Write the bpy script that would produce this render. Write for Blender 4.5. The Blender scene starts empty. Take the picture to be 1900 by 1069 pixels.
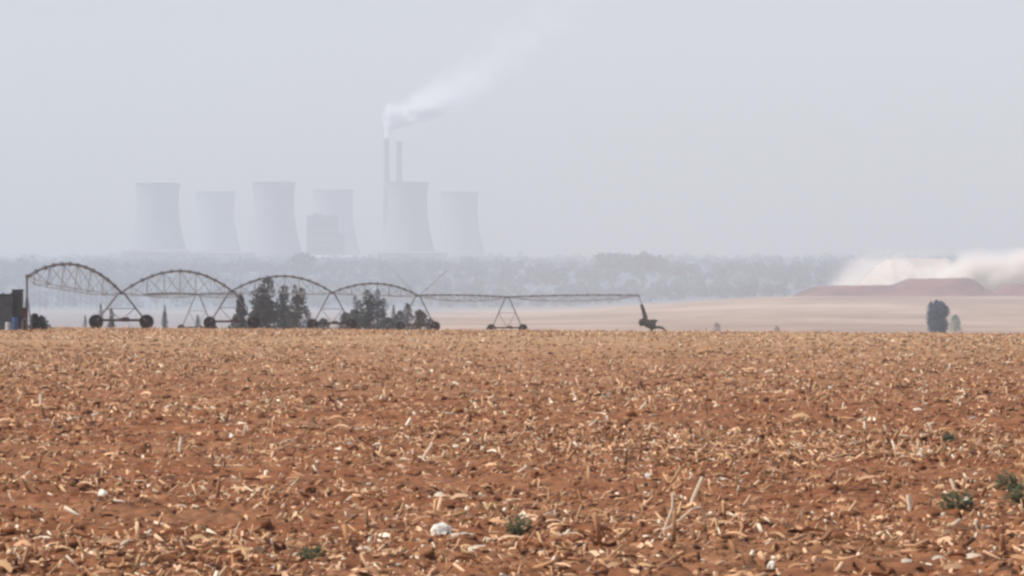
import bpy, math, random
import numpy as np
from mathutils import Vector, Matrix, noise as mnoise
random.seed(11)
rng = np.random.default_rng(11)
S = bpy.context.scene
COL = S.collection
R = math.radians

# ------------------------------------------------------------------ camera numbers
F = 9040.0           # focal length in photo pixels (1900 wide): a long phone zoom, about 12 degrees
CAMZ = 2.6
HORY = 561.0         # eye level in the photo

def wx(px, d): return (px - 950.0) / F * d
def wz(py, d): return CAMZ + (HORY - py) / F * d

# ------------------------------------------------------------------ terrain
_ty = np.arange(-600, 13000, 2.0)
_pts = [(-600, 0), (40, 0), (120, .13), (230, .33), (336, .50), (394, .26), (452, -.03), (510, -.40), (568, -.85), (626, -1.38), (700, -2.1), (820, -3.3), (1150, -5.6),
        (1500, -6.0), (4850, -6.0), (5300, 14), (5900, 41), (9000, 78.5), (10000, 88), (11000, 90), (13000, 88)]
_tz = np.interp(_ty, [p[0] for p in _pts], [p[1] for p in _pts])
def _smooth(a, n):
    k = np.ones(n) / n
    return np.convolve(np.pad(a, (n // 2, n - 1 - n // 2), mode='edge'), k, mode='valid')
_z1 = _smooth(_tz, 31); _z2 = _smooth(_tz, 181)
_w = np.clip((_ty - 1200) / 500, 0, 1)
_tz = _z1 * (1 - _w) + _z2 * _w
def sstep(a, b, v):
    t = np.clip((v - a) / (b - a), 0, 1); return t * t * (3 - 2 * t)
def terrain(x, y):
    x = np.asarray(x, float); y = np.asarray(y, float)
    z = np.interp(y, _ty, _tz)
    z = z - .0058 * np.clip(x, -90, 90) * sstep(60, 336, y) * (1 - sstep(1000, 1700, y))
    q = x / np.maximum(y, 50)
    z = z + 12.5 * sstep(1700, 3300, y) * sstep(-.005, .062, q) * (1 - sstep(4700, 5600, y))
    return z

# ------------------------------------------------------------------ numpy value noise
_perm = rng.random((256, 256))
def vnoise(x, y, s):
    x = x / s; y = y / s
    xi = np.floor(x).astype(int); yi = np.floor(y).astype(int)
    fx = x - xi; fy = y - yi
    fx = fx * fx * (3 - 2 * fx); fy = fy * fy * (3 - 2 * fy)
    a = _perm[xi & 255, yi & 255]; b = _perm[(xi + 1) & 255, yi & 255]
    c = _perm[xi & 255, (yi + 1) & 255]; d = _perm[(xi + 1) & 255, (yi + 1) & 255]
    return (a * (1 - fx) + b * fx) * (1 - fy) + (c * (1 - fx) + d * fx) * fy - .5
def field_bump(x, y):
    rx = x + y * .13; ry = y - x * .13
    h = .085 * vnoise(rx, ry, .62) + .075 * vnoise(rx + 31, ry + 7, .29) + .07 * vnoise(rx + 3, ry + 70, .15)
    h = h + .045 * vnoise(rx, ry, .09) + .16 * vnoise(rx + 9, ry, 4.5)
    rows = np.sin(y * 2 * np.pi / .92 + 2.2 * vnoise(x, y, 6) + x * .02)
    h = h + .028 * rows * (1 + 1.5 * vnoise(x + 5, y, 3.))
    wheel = np.abs(((y + .02 * x + 1.2 * vnoise(x, y, 25)) % 11.0) - 5.5)
    h = h - .05 * np.exp(-(wheel / .45) ** 2)
    cl = vnoise(rx + 77, ry + 13, .2)
    h = h + .1 * np.clip(cl - .27, 0, 1)
    return h * (1 - .55 * sstep(200, 330, y)) + sstep(150, 300, y) * (.15 * vnoise(x, y, 15.) + .07 * vnoise(x + 40, y, 5.) - .05)
def fieldz(x, y): return terrain(x, y) + field_bump(np.asarray(x, float), np.asarray(y, float))

def hit(px, py):
    """point of the field seen at a place of the photograph (measuring only)"""
    d = np.arange(36, 700, .1)
    f = np.nonzero(terrain(wx(px, d), d) >= wz(py, d))[0]
    dd = d[f[0]] if len(f) else 400.
    return float(wx(px, dd)), float(dd)

# ------------------------------------------------------------------ mesh helpers
class MB:
    def __init__(s): s.v = []; s.f = []; s.c = []
    def add(s, v, f):
        o = len(s.v); s.v += [tuple(p) for p in v]; s.f += [tuple(o + i for i in q) for q in f]
    def box(s, c, d, rz=0, m=None):
        cx, cy, cz = c; dx, dy, dz = d[0] / 2, d[1] / 2, d[2] / 2
        vs = []
        for k in (-1, 1):
            for i, j in ((-1, -1), (1, -1), (1, 1), (-1, 1)):
                x, y = i * dx, j * dy
                vs.append((cx + x * math.cos(rz) - y * math.sin(rz), cy + x * math.sin(rz) + y * math.cos(rz), cz + k * dz))
        s.add(vs, [(3, 2, 1, 0), (4, 5, 6, 7), (0, 1, 5, 4), (1, 2, 6, 5), (2, 3, 7, 6), (3, 0, 4, 7)])
    def tube(s, pts, r, n=6, caps=True):
        pts = [Vector(p) for p in pts]
        rr = r if isinstance(r, (list, tuple)) else [r] * len(pts)
        vs = []; fs = []
        for i, p in enumerate(pts):
            t = (pts[min(i + 1, len(pts) - 1)] - pts[max(i - 1, 0)]).normalized()
            u = t.cross(Vector((0, 0, 1)))
            if u.length < .05: u = t.cross(Vector((0, 1, 0)))
            u.normalize(); w = u.cross(t)
            for k in range(n):
                a = 2 * math.pi * k / n
                vs.append(p + (u * math.cos(a) + w * math.sin(a)) * rr[i])
        for i in range(len(pts) - 1):
            for k in range(n):
                a = i * n + k; b = i * n + (k + 1) % n
                fs.append((a, b, b + n, a + n))
        if caps:
            fs.append(tuple(range(n))[::-1]); fs.append(tuple(range((len(pts) - 1) * n, len(pts) * n)))
        s.add(vs, fs)
    def lathe(s, prof, n=48, c=(0, 0, 0), axis='z', close=False):
        vs = []; fs = []
        for (r, h) in prof:
            for k in range(n):
                a = 2 * math.pi * k / n
                if axis == 'z': vs.append((c[0] + r * math.cos(a), c[1] + r * math.sin(a), c[2] + h))
                else: vs.append((c[0] + r * math.cos(a), c[1] + h, c[2] + r * math.sin(a)))
        m = len(prof)
        for i in range(m - 1 + (1 if close else 0)):
            for k in range(n):
                a = (i % m) * n + k; b = (i % m) * n + (k + 1) % n
                i2 = ((i + 1) % m) * n
                fs.append((a, b, i2 + (k + 1) % n, i2 + k))
        s.add(vs, fs)
    def build(s, name, mat, parent=None, smooth=False, loc=None):
        me = bpy.data.meshes.new(name); me.from_pydata(s.v, [], s.f); me.update()
        return link(name, me, mat, parent, smooth, loc)
def link(name, me, mat, parent=None, smooth=False, loc=None):
    me.materials.append(mat)
    if smooth: me.polygons.foreach_set('use_smooth', [True] * len(me.polygons))
    o = bpy.data.objects.new(name, me); COL.objects.link(o)
    if parent: o.parent = parent
    if loc is not None: o.location = loc
    return o
def np_mesh(name, V, Fq, mat, smooth=False, tint=None):
    me = bpy.data.meshes.new(name)
    nv, nf, k = len(V), len(Fq), Fq.shape[1]
    me.vertices.add(nv); me.vertices.foreach_set('co', np.ascontiguousarray(V, np.float32).ravel())
    me.loops.add(nf * k); me.loops.foreach_set('vertex_index', np.ascontiguousarray(Fq, np.int32).ravel())
    me.polygons.add(nf); me.polygons.foreach_set('loop_start', np.arange(0, nf * k, k, dtype=np.int32))
    me.polygons.foreach_set('loop_total', np.full(nf, k, np.int32))
    me.update(calc_edges=True)
    if tint is not None:
        a = me.color_attributes.new('tint', 'FLOAT_COLOR', 'POINT')
        a.data.foreach_set('color', np.ascontiguousarray(tint, np.float32).ravel())
    return link(name, me, mat, None, smooth)
def tag(o, label=None, cat=None, group=None, kind=None):
    if label: o['label'] = label
    if cat: o['category'] = cat
    if group: o['group'] = group
    if kind: o['kind'] = kind
    return o
def empty(name, loc, rz=0):
    o = bpy.data.objects.new(name, None); COL.objects.link(o); o.location = loc; o.rotation_euler = (0, 0, rz); return o

# ------------------------------------------------------------------ materials
def mat_new(name):
    m = bpy.data.materials.new(name); m.use_nodes = True
    nt = m.node_tree; b = nt.nodes['Principled BSDF']
    return m, nt, b
def mat(name, col, rough=.85, var=.25, scale=3., metal=0., spec=.25):
    m, nt, b = mat_new(name)
    g = nt.nodes.new('ShaderNodeNewGeometry')
    n = nt.nodes.new('ShaderNodeTexNoise'); n.inputs['Scale'].default_value = scale; n.inputs['Detail'].default_value = 5
    nt.links.new(g.outputs['Position'], n.inputs['Vector'])
    r = nt.nodes.new('ShaderNodeMapRange'); r.inputs[1].default_value = .3; r.inputs[2].default_value = .7
    r.inputs[3].default_value = 1 - var; r.inputs[4].default_value = 1 + var
    nt.links.new(n.outputs['Fac'], r.inputs[0])
    mx = nt.nodes.new('ShaderNodeVectorMath'); mx.operation = 'SCALE'; mx.inputs[0].default_value = col
    nt.links.new(r.outputs[0], mx.inputs['Scale'])
    nt.links.new(mx.outputs[0], b.inputs['Base Color'])
    b.inputs['Roughness'].default_value = rough; b.inputs['Metallic'].default_value = metal
    b.inputs['Specular IOR Level'].default_value = spec
    return m
def ramp(nt, src, stops):
    r = nt.nodes.new('ShaderNodeValToRGB')
    e = r.color_ramp.elements
    while len(e) < len(stops): e.new(.5)
    for i, (p, c) in enumerate(stops): e[i].position = p; e[i].color = (*c, 1)
    nt.links.new(src, r.inputs[0]); return r
def noise_node(nt, vec, scale, detail=4, rough=.6):
    n = nt.nodes.new('ShaderNodeTexNoise'); n.inputs['Scale'].default_value = scale
    n.inputs['Detail'].default_value = detail; n.inputs['Roughness'].default_value = rough
    nt.links.new(vec, n.inputs['Vector']); return n
def mixc(nt, fac, a, b, mode='MIX'):
    m = nt.nodes.new('ShaderNodeMix'); m.data_type = 'RGBA'; m.blend_type = mode
    if isinstance(fac, float): m.inputs[0].default_value = fac
    else: nt.links.new(fac, m.inputs[0])
    for i, s in ((6, a), (7, b)):
        if isinstance(s, tuple): m.inputs[i].default_value = (*s, 1)
        else: nt.links.new(s, m.inputs[i])
    return m.outputs[2]

def soil_mat():
    m, nt, b = mat_new('red_soil')
    g = nt.nodes.new('ShaderNodeNewGeometry'); P = g.outputs['Position']
    big = noise_node(nt, P, .16, 4); mid = noise_node(nt, P, 1.6, 5); fine = noise_node(nt, P, 9., 5, .7)
    c1 = ramp(nt, mid.outputs['Fac'], [(.32, (.145, .056, .026)), (.52, (.24, .094, .042)), (.72, (.33, .15, .07))])
    c2 = ramp(nt, fine.outputs['Fac'], [(.35, (.62, .60, .58)), (.5, (1, 1, 1)), (.68, (1.0, 1.0, 1.0)), (.78, (1.45, 1.55, 1.6))])
    c = mixc(nt, 1., c1.outputs[0], c2.outputs[0], 'MULTIPLY')
    # straw cover lies thicker in patches and towards the far side of the field
    sp = nt.nodes.new('ShaderNodeSeparateXYZ'); nt.links.new(P, sp.inputs[0])
    mr = nt.nodes.new('ShaderNodeMapRange'); mr.inputs[1].default_value = 110; mr.inputs[2].default_value = 330
    mr.inputs[3].default_value = 0.; mr.inputs[4].default_value = .95
    nt.links.new(sp.outputs[1], mr.inputs[0])
    ad = nt.nodes.new('ShaderNodeMath'); ad.operation = 'MULTIPLY_ADD'
    nt.links.new(big.outputs['Fac'], ad.inputs[0]); ad.inputs[1].default_value = .9; nt.links.new(mr.outputs[0], ad.inputs[2])
    mr2 = nt.nodes.new('ShaderNodeMapRange'); mr2.inputs[1].default_value = .4; mr2.inputs[2].default_value = 1.2
    mr2.inputs[3].default_value = 0.; mr2.inputs[4].default_value = .75
    nt.links.new(ad.outputs[0], mr2.inputs[0])
    c = mixc(nt, mr2.outputs[0], c, (.40, .25, .135))
    nt.links.new(c, b.inputs['Base Color']); b.inputs['Roughness'].default_value = .95
    bf = noise_node(nt, P, 26., 6, .75); bp = nt.nodes.new('ShaderNodeBump'); bp.inputs['Strength'].default_value = .5; bp.inputs['Distance'].default_value = .03
    nt.links.new(bf.outputs['Fac'], bp.inputs['Height']); nt.links.new(bp.outputs[0], b.inputs['Normal'])
    b.inputs['Specular IOR Level'].default_value = .1
    return m
def tint_mat(name, rough=.7):
    m, nt, b = mat_new(name)
    a = nt.nodes.new('ShaderNodeVertexColor'); a.layer_name = 'tint'
    nt.links.new(a.outputs[0], b.inputs['Base Color']); b.inputs['Roughness'].default_value = rough
    b.inputs['Specular IOR Level'].default_value = .2
    return m
def land_mat():
    m, nt, b = mat_new('dry_veld')
    g = nt.nodes.new('ShaderNodeNewGeometry'); P = g.outputs['Position']
    mp = nt.nodes.new('ShaderNodeMapping'); mp.inputs['Scale'].default_value = (.006, .0022, .006); nt.links.new(P, mp.inputs['Vector'])
    n1 = noise_node(nt, mp.outputs[0], 1., 6); n2 = noise_node(nt, P, .05, 5)
    c = ramp(nt, n1.outputs['Fac'], [(.36, (.26, .185, .145)), (.5, (.33, .24, .185)), (.64, (.44, .335, .27))]).outputs[0]
    c = mixc(nt, 1., c, ramp(nt, n2.outputs['Fac'], [(.35, (.82, .82, .82)), (.65, (1.14, 1.14, 1.14))]).outputs[0], 'MULTIPLY')
    sp = nt.nodes.new('ShaderNodeSeparateXYZ'); nt.links.new(P, sp.inputs[0])
    # low haze on the left, painted as grey into the ground colour
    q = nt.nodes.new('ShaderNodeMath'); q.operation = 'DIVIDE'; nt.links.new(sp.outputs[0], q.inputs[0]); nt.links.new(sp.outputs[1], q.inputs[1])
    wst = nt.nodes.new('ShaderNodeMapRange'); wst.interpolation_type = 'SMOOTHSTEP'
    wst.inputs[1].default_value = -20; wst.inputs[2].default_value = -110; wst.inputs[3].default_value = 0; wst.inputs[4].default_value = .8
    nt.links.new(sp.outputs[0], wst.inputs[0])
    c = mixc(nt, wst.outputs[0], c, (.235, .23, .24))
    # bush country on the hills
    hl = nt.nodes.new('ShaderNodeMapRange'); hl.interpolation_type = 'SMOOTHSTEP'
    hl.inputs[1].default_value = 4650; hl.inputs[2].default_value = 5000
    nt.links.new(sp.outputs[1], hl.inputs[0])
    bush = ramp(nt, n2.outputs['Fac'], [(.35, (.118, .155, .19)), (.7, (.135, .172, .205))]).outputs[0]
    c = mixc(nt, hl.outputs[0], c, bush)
    nt.links.new(c, b.inputs['Base Color']); b.inputs['Roughness'].default_value = 1; b.inputs['Specular IOR Level'].default_value = .05
    return m
def leaf_mat(name, dark, light, scale):
    m, nt, b = mat_new(name)
    g = nt.nodes.new('ShaderNodeNewGeometry')
    n = noise_node(nt, g.outputs['Position'], scale, 3)
    c = ramp(nt, n.outputs['Fac'], [(.3, dark), (.7, light)]).outputs[0]
    nt.links.new(c, b.inputs['Base Color']); b.inputs['Roughness'].default_value = .8; b.inputs['Specular IOR Level'].default_value = .15
    tr = nt.nodes.new('ShaderNodeBsdfTranslucent'); nt.links.new(c, tr.inputs['Color'])
    ms = nt.nodes.new('ShaderNodeMixShader'); ms.inputs[0].default_value = .45
    nt.links.new(b.outputs[0], ms.inputs[1]); nt.links.new(tr.outputs[0], ms.inputs[2]); nt.links.new(ms.outputs[0], nt.nodes['Material Output'].inputs['Surface'])
    return m
def smoke_mat(name, dens, scale, lo, hi, top=None, col=(1, 1, 1), rate=.5, aniso=0.):
    m = bpy.data.materials.new(name); m.use_nodes = True; nt = m.node_tree; nt.nodes.clear()
    out = nt.nodes.new('ShaderNodeOutputMaterial'); v = nt.nodes.new('ShaderNodeVolumePrincipled')
    nt.links.new(v.outputs[0], out.inputs['Volume'])
    v.inputs['Color'].default_value = (*col, 1); v.inputs['Anisotropy'].default_value = aniso
    g = nt.nodes.new('ShaderNodeNewGeometry')
    n = noise_node(nt, g.outputs['Position'], scale, 4, .55)
    r = nt.nodes.new('ShaderNodeMapRange'); r.inputs[1].default_value = lo; r.inputs[2].default_value = hi
    r.inputs[3].default_value = 0; r.inputs[4].default_value = dens
    nt.links.new(n.outputs['Fac'], r.inputs[0])
    src = r.outputs[0]
    if top:    # thins out away from its source: (z0, density there, z1, density there)
        sp = nt.nodes.new('ShaderNodeSeparateXYZ'); nt.links.new(g.outputs['Position'], sp.inputs[0])
        k = nt.nodes.new('ShaderNodeMapRange'); k.inputs[1].default_value = top[0]; k.inputs[2].default_value = top[1]
        k.inputs[3].default_value = 1; k.inputs[4].default_value = 0
        nt.links.new(sp.outputs[2], k.inputs[0])
        pw = nt.nodes.new('ShaderNodeMath'); pw.operation = 'POWER'; nt.links.new(k.outputs[0], pw.inputs[0]); pw.inputs[1].default_value = top[2]
        ad = nt.nodes.new('ShaderNodeMath'); ad.operation = 'ADD'; nt.links.new(pw.outputs[0], ad.inputs[0]); ad.inputs[1].default_value = top[3]
        mu = nt.nodes.new('ShaderNodeMath'); mu.operation = 'MULTIPLY'; nt.links.new(src, mu.inputs[0]); nt.links.new(ad.outputs[0], mu.inputs[1])
        src = mu.outputs[0]
    nt.links.new(src, v.inputs['Density'])
    try: m.cycles.volume_step_rate = rate
    except Exception: pass
    return m

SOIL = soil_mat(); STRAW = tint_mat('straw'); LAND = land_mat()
GALV = mat('galvanised_steel', (.17, .16, .16), .6, .3, 1.5)
GALV2 = mat('galvanised_rod', (.26, .25, .25), .6, .3, 1.5)
RUST = mat('rusty_steel', (.075, .045, .036), .8, .35, 3)
TYRE = mat('tyre_rubber', (.022, .014, .013), .9, .4, 2)
HUB = mat('hub_steel', (.03, .02, .018), .8, .3, 4)
CONC = mat('weathered_concrete', (.19, .205, .225), .9, .14, .03)
STACK = mat('stack_concrete', (.16, .145, .145), .9, .12, .03)
CLAD = mat('grey_cladding', (.13, .14, .155), .8, .15, .05)
PALE = mat('pale_roofing', (.40, .42, .44), .7, .1, .05)
GLASS = mat('dark_glazing', (.05, .055, .065), .3, .2, .1)
SHED = mat('dark_sheeting', (.10, .112, .125), .8, .25, 2.)
SHEDR = mat('dark_roofing', (.055, .06, .068), .8, .25, 2.)
BLUE = mat('blue_plastic', (.05, .10, .22), .5, .2, 4)
WHITE = mat('off_white_plastic', (.5, .52, .52), .6, .15, 4)
ROCK = mat('white_quartz', (.86, .80, .66), .8, .18, 9)
DUMP = None

# ------------------------------------------------------------------ ground sheet (terrain to the horizon)
ys = np.concatenate([np.arange(-300, 700, 20.), np.arange(700, 2000, 30.), np.arange(2000, 11600, 60.)])
us = np.linspace(-1, 1, 141); us = np.sign(us) * np.abs(us) ** 2.2 * 3000
X, Y = np.meshgrid(us, ys)
Z = terrain(X, Y) - .45 * (1 - sstep(640, 740, Y))
Z += (1 - sstep(9000, 9500, Y)) * sstep(900, 1500, Y) * .8 * vnoise(X, Y, 160.)
V = np.stack([X, Y, Z], -1).reshape(-1, 3)
nx = len(us); ny = len(ys)
def gridfaces(nx, ny):
    i = (np.arange(ny - 1)[:, None] * nx + np.arange(nx - 1)[None]).reshape(-1)
    return np.stack([i, i + 1, i + nx + 1, i + nx], -1)
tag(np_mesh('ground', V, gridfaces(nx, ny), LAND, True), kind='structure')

# ------------------------------------------------------------------ ploughed field (detailed sheet)
ys = [34.]
while ys[-1] < 705: ys.append(ys[-1] + .045 * (ys[-1] / 45) ** 1.35)
ys = np.array(ys); nx = 520; ny = len(ys)
U, Y = np.meshgrid(np.linspace(-1, 1, nx), ys)
X = U * (.122 * Y + 4)
edge = sstep(.985, 1., np.abs(U)) * .6 + sstep(690, 705, Y) * .8
Z = fieldz(X, Y) - edge
V = np.stack([X, Y, Z], -1).reshape(-1, 3)
tag(np_mesh('field', V, gridfaces(nx, ny), SOIL, True), kind='structure')
print('field verts', nx * ny)

# ------------------------------------------------------------------ maize straw litter
def scatter(n, y0, y1, patch):
    y = np.sqrt(rng.random(n) * (y1 ** 2 - y0 ** 2) + y0 ** 2)
    x = (rng.random(n) * 2 - 1) * (.116 * y + 3)
    keep = rng.random(n) < np.clip(.55 + patch * vnoise(x, y, 3.2) + patch * .9 * vnoise(x + 50, y * .5, 11.), .08, 1)
    return x[keep], y[keep]
STR_V, STR_F, STR_T = [], [], []; _off = [0]
PAL = np.array([(.40, .23, .125), (.50, .31, .175), (.62, .42, .26), (.33, .18, .095), (.70, .50, .33), (.45, .31, .17), (.28, .15, .08), (.12, .06, .035)])  # last tone: dark old leaf, coloured to stand in for small shadows and holes
def push(V, Fq, T):
    STR_V.append(V.reshape(-1, 3)); STR_F.append((Fq + _off[0]).reshape(-1, 4)); STR_T.append(T.reshape(-1, 4)); _off[0] += V.reshape(-1, 3).shape[0]
def colours(n, bright=.065):
    c = PAL[rng.integers(0, len(PAL), n)] * rng.uniform(.8, 1.15, (n, 1)) * np.array((1.06, .93, .82))
    b = rng.random(n) < bright; c[b] = np.array((.80, .66, .48)) * rng.uniform(.9, 1.05, (b.sum(), 1))
    return np.concatenate([np.clip(c, 0, .88), np.ones((n, 1))], 1)
def stalks(x, y, L, rad, tilt):
    n = len(x); az = rng.random(n) * 2 * np.pi; el = np.abs(rng.normal(0, tilt, n)).clip(0, 1.45)
    d = np.stack([np.cos(az) * np.cos(el), np.sin(az) * np.cos(el), np.sin(el)], -1)
    z = fieldz(x, y)
    c = np.stack([x, y, z + rad * .6], -1)
    a = c - d * (L * .5 * np.cos(el))[:, None] ; bnd = a + d * L[:, None]
    a[:, 2] -= .01
    up = np.array([0, 0, 1.]); u = np.cross(d, up + np.array([.01, .013, 0])); u /= np.linalg.norm(u, axis=1)[:, None]
    w = np.cross(u, d); V = np.zeros((n, 8, 3)); tp = rng.uniform(.55, 1, n)
    for k, (s, t) in enumerate(((-1, -1), (1, -1), (1, 1), (-1, 1))):
        V[:, k] = a + (u * s + w * t) * rad[:, None]; V[:, k + 4] = bnd + (u * s + w * t) * (rad * tp)[:, None]
    q = np.array([(0, 1, 5, 4), (1, 2, 6, 5), (2, 3, 7, 6), (3, 0, 4, 7), (3, 2, 1, 0), (4, 5, 6, 7)])
    push(V, q[None] + (np.arange(n) * 8)[:, None, None], np.repeat(colours(n)[:, None], 8, 1))
def blades(x, y, L, wid):
    """curled dry leaves: three-segment strips lying on the clods"""
    n = len(x); az = rng.random(n) * 2 * np.pi
    d = np.stack([np.cos(az), np.sin(az), np.zeros(n)], -1); u = np.stack([-np.sin(az), np.cos(az), np.zeros(n)], -1)
    z = fieldz(x, y); p = np.stack([x, y, z], -1) - d * (L / 2)[:, None]
    V = np.zeros((n, 8, 3)); arch = rng.uniform(.02, .22, n) * L; roll = rng.uniform(-1.2, 1.2, n)
    bend = rng.normal(0, .14, n) * L
    for k in range(4):
        t = k / 3; h = arch * 4 * t * (1 - t) + .012 + arch * rng.uniform(-.2, .5, n) * t
        c = p + d * (L * t)[:, None] + u * (bend * t * t)[:, None]; c[:, 2] += h
        ww = wid * (1 - .6 * abs(t - .35)); uu = u * np.cos(roll)[:, None] + np.array([0, 0, 1.]) * np.sin(roll)[:, None]
        V[:, 2 * k] = c - uu * ww[:, None] * .5; V[:, 2 * k + 1] = c + uu * ww[:, None] * .5
    q = np.array([(0, 1, 3, 2), (2, 3, 5, 4), (4, 5, 7, 6)])
    push(V, q[None] + (np.arange(n) * 8)[:, None, None], np.repeat(colours(n, .06)[:, None], 8, 1))
for (n, y0, y1, k) in ((62000, 36, 95, .75), (68000, 36, 95, 1.12), (120000, 95, 210, 1.5), (105000, 210, 460, 2.2), (9000, 460, 690, 3)):
    x, y = scatter(n, y0, y1, 1.1); m = len(x); h = m * 60 // 100
    stalks(x[:h], y[:h], rng.gamma(2.2, .056, h).clip(.03, .36) * (.75 + .25 * k if k >= 1 else .62), rng.gamma(5, .0024, h).clip(.006, .02) * max(k, .85) ** .8, .5 if k < 2 else .4)
    blades(x[h:], y[h:], rng.gamma(2.6, .056, m - h).clip(.04, .34) * (.75 + .25 * k if k >= 1 else .62), rng.gamma(4, .0095, m - h).clip(.015, .07) * k ** .7)
x, y = scatter(7000, 290, 400, 1.5); stalks(x, y, rng.gamma(3, .055, len(x)).clip(.06, .4), rng.uniform(.012, .03, len(x)), 1.1)
tag(np_mesh('maize_straw', np.concatenate(STR_V), np.concatenate(STR_F), STRAW, False, np.concatenate(STR_T)),
    'pale chopped maize straw littering the red soil of the field', 'straw', kind='stuff')

# ------------------------------------------------------------------ soil clods (loose lumps)
def clods():
    base = np.array([(0, 0, 1), (.9, 0, .35), (.28, .85, .35), (-.72, .52, .35), (-.72, -.52, .35), (.28, -.85, .35),
                     (.75, .5, -.5), (-.28, .85, -.5), (-.9, 0, -.5), (-.28, -.85, -.5), (.75, -.5, -.5)])
    fs = [(0, 1, 2), (0, 2, 3), (0, 3, 4), (0, 4, 5), (0, 5, 1), (1, 6, 2), (2, 6, 7), (2, 7, 3), (3, 7, 8), (3, 8, 4), (4, 8, 9), (4, 9, 5), (5, 9, 10), (5, 10, 1), (1, 10, 6)]
    Vs = []; o = 0; Fs = []
    for (n, y0, y1, k) in ((30000, 36, 100, 1.), (30000, 100, 240, 1.6), (8000, 240, 420, 2.2)):
        x, y = scatter(n, y0, y1, 1.); m = len(x)
        s = rng.gamma(1.6, .018, m).clip(.01, .075) * k ** .75
        v = base[None] * (1 + rng.normal(0, .33, (m, 11, 1))) * s[:, None, None] * np.array([1.15, 1.15, .8])
        a = rng.random(m) * 6.28; c, sn = np.cos(a)[:, None], np.sin(a)[:, None]
        vx = v[..., 0] * c - v[..., 1] * sn; vy = v[..., 0] * sn + v[..., 1] * c
        v = np.stack([vx + x[:, None], vy + y[:, None], v[..., 2] + (fieldz(x, y) + s * .2)[:, None]], -1)
        Vs.append(v.reshape(-1, 3)); Fs.append((np.array(fs)[None] + (np.arange(m) * 11)[:, None, None] + o).reshape(-1, 3)); o += m * 11
    return np.concatenate(Vs), np.concatenate(Fs)
cv, cf = clods()
tag(np_mesh('soil_clods', cv, cf, SOIL), 'loose red earth clods strewn over the field', 'soil clods', kind='stuff')

# ------------------------------------------------------------------ things lying in the field
def lump(c, sx, sy, sz, seed, sub=3, amp=.22):
    import bmesh
    bm = bmesh.new(); bmesh.ops.create_icosphere(bm, subdivisions=sub, radius=1)
    for v in bm.verts:
        d = 1 + amp * mnoise.noise(v.co * 1.3 + Vector((seed, 0, 0))) * 2 + amp * .4 * mnoise.noise(v.co * 3.4 + Vector((0, seed, 0)))
        v.co *= d
        v.co = Vector((v.co.x * sx, v.co.y * sy, max(v.co.z, -.55) * sz))
    me = bpy.data.meshes.new('lump'); bm.to_mesh(me); bm.free(); return me
for i, (px, py, w, h, lab) in enumerate((
        (822, 989, 42, 34, 'biggest white stone lying on the red soil near the bottom centre'),
        (191, 918, 21, 17, 'small white stone on bare soil in the lower left of the field'),
        (430, 811, 10, 9, 'tiny round white stone far up the left half of the field'),
        (1203, 884, 15, 12, 'small pale stone right of centre beside dry stalks'),
        (1431, 1050, 17, 17, 'small cream stone at the bottom edge right of centre'))):
    x, y = hit(px, py + h * .45); s = y / F
    me = lump(None, w * s * .5, w * s * .42, h * s * .6, i * 3.7)
    o = link('stone', me, ROCK, None, False, (x, y, float(terrain(x, y)) + h * s * .3 + .01)); o.rotation_euler = (0, .25, i * 1.3)
    tag(o, lab, 'stone', 'white stones in the field')

LEAFG = leaf_mat('weed_leaf', (.10, .12, .065), (.21, .23, .13), 14)
LEAFG2 = leaf_mat('weed_leaf_blue', (.055, .10, .055), (.13, .19, .11), 14)
def weed(px, py, w, h, lab, m, seed):
    rnd = random.Random(seed); x, y = hit(px, py + h * .5); s = y / F
    W = w * s; H = h * s * 1.25
    root = empty('weed', (x, y, float(terrain(x, y)) - .01)); tag(root, lab, 'weed', 'green weeds growing among the straw')
    b = MB(); st = MB()
    for k in range(190):
        a = rnd.uniform(0, 6.283); rr = W * .5 * math.sqrt(rnd.random()); zz = H * rnd.uniform(.1, 1) * (1 - .5 * (rr / (W * .5)) ** 2)
        p = Vector((math.cos(a) * rr, math.sin(a) * rr, zz)); L = W * rnd.uniform(.14, .27); wd = L * .34
        d = Vector((math.cos(a + rnd.uniform(-.8, .8)), math.sin(a + rnd.uniform(-.8, .8)), rnd.uniform(-.2, .9))).normalized()
        u = d.cross(Vector((0, 0, 1))).normalized() * wd; n = u.cross(d).normalized() * L * .14
        q = p + d * L
        b.add([p, p + d * L * .5 + u + n, q, p + d * L * .5 - u + n], [(0, 1, 2, 3)])
        if k % 5 == 0: st.tube([(0, 0, 0), p * .55 + Vector((0, 0, .01)), p], [.006, .005, .003], 4)
    b.build('leaves', m, root); st.build('stem', m, root)
weed(577, 1030, 46, 30, 'dark bluish-green weed at the bottom edge left of centre', LEAFG2, 1)
weed(962, 978, 46, 34, 'grey-green weed beside the biggest white stone, bottom centre', LEAFG, 2)
weed(1776, 934, 58, 40, 'largest green weed, at lower right with a white stone on it', LEAFG, 3)
weed(1868, 894, 40, 34, 'upper of the two dull green weeds at the right edge', LEAFG, 4)
weed(1892, 922, 48, 38, 'lower pale green weed cut by the right edge of the frame', LEAFG, 5)
weed(1760, 815, 26, 18, 'smallest dark green weed, farther up the right side of the field', LEAFG2, 6)
x, y = hit(1776, 953); s = y / F
o = link('stone', lump(None, 7 * s, 6 * s, 7 * s, 44.), ROCK, None, False, (x + 17 * s, y - .12, float(terrain(x, y)) + 24 * s))
tag(o, 'small white stone caught on top of the largest green weed', 'stone', 'white stones in the field')

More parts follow.
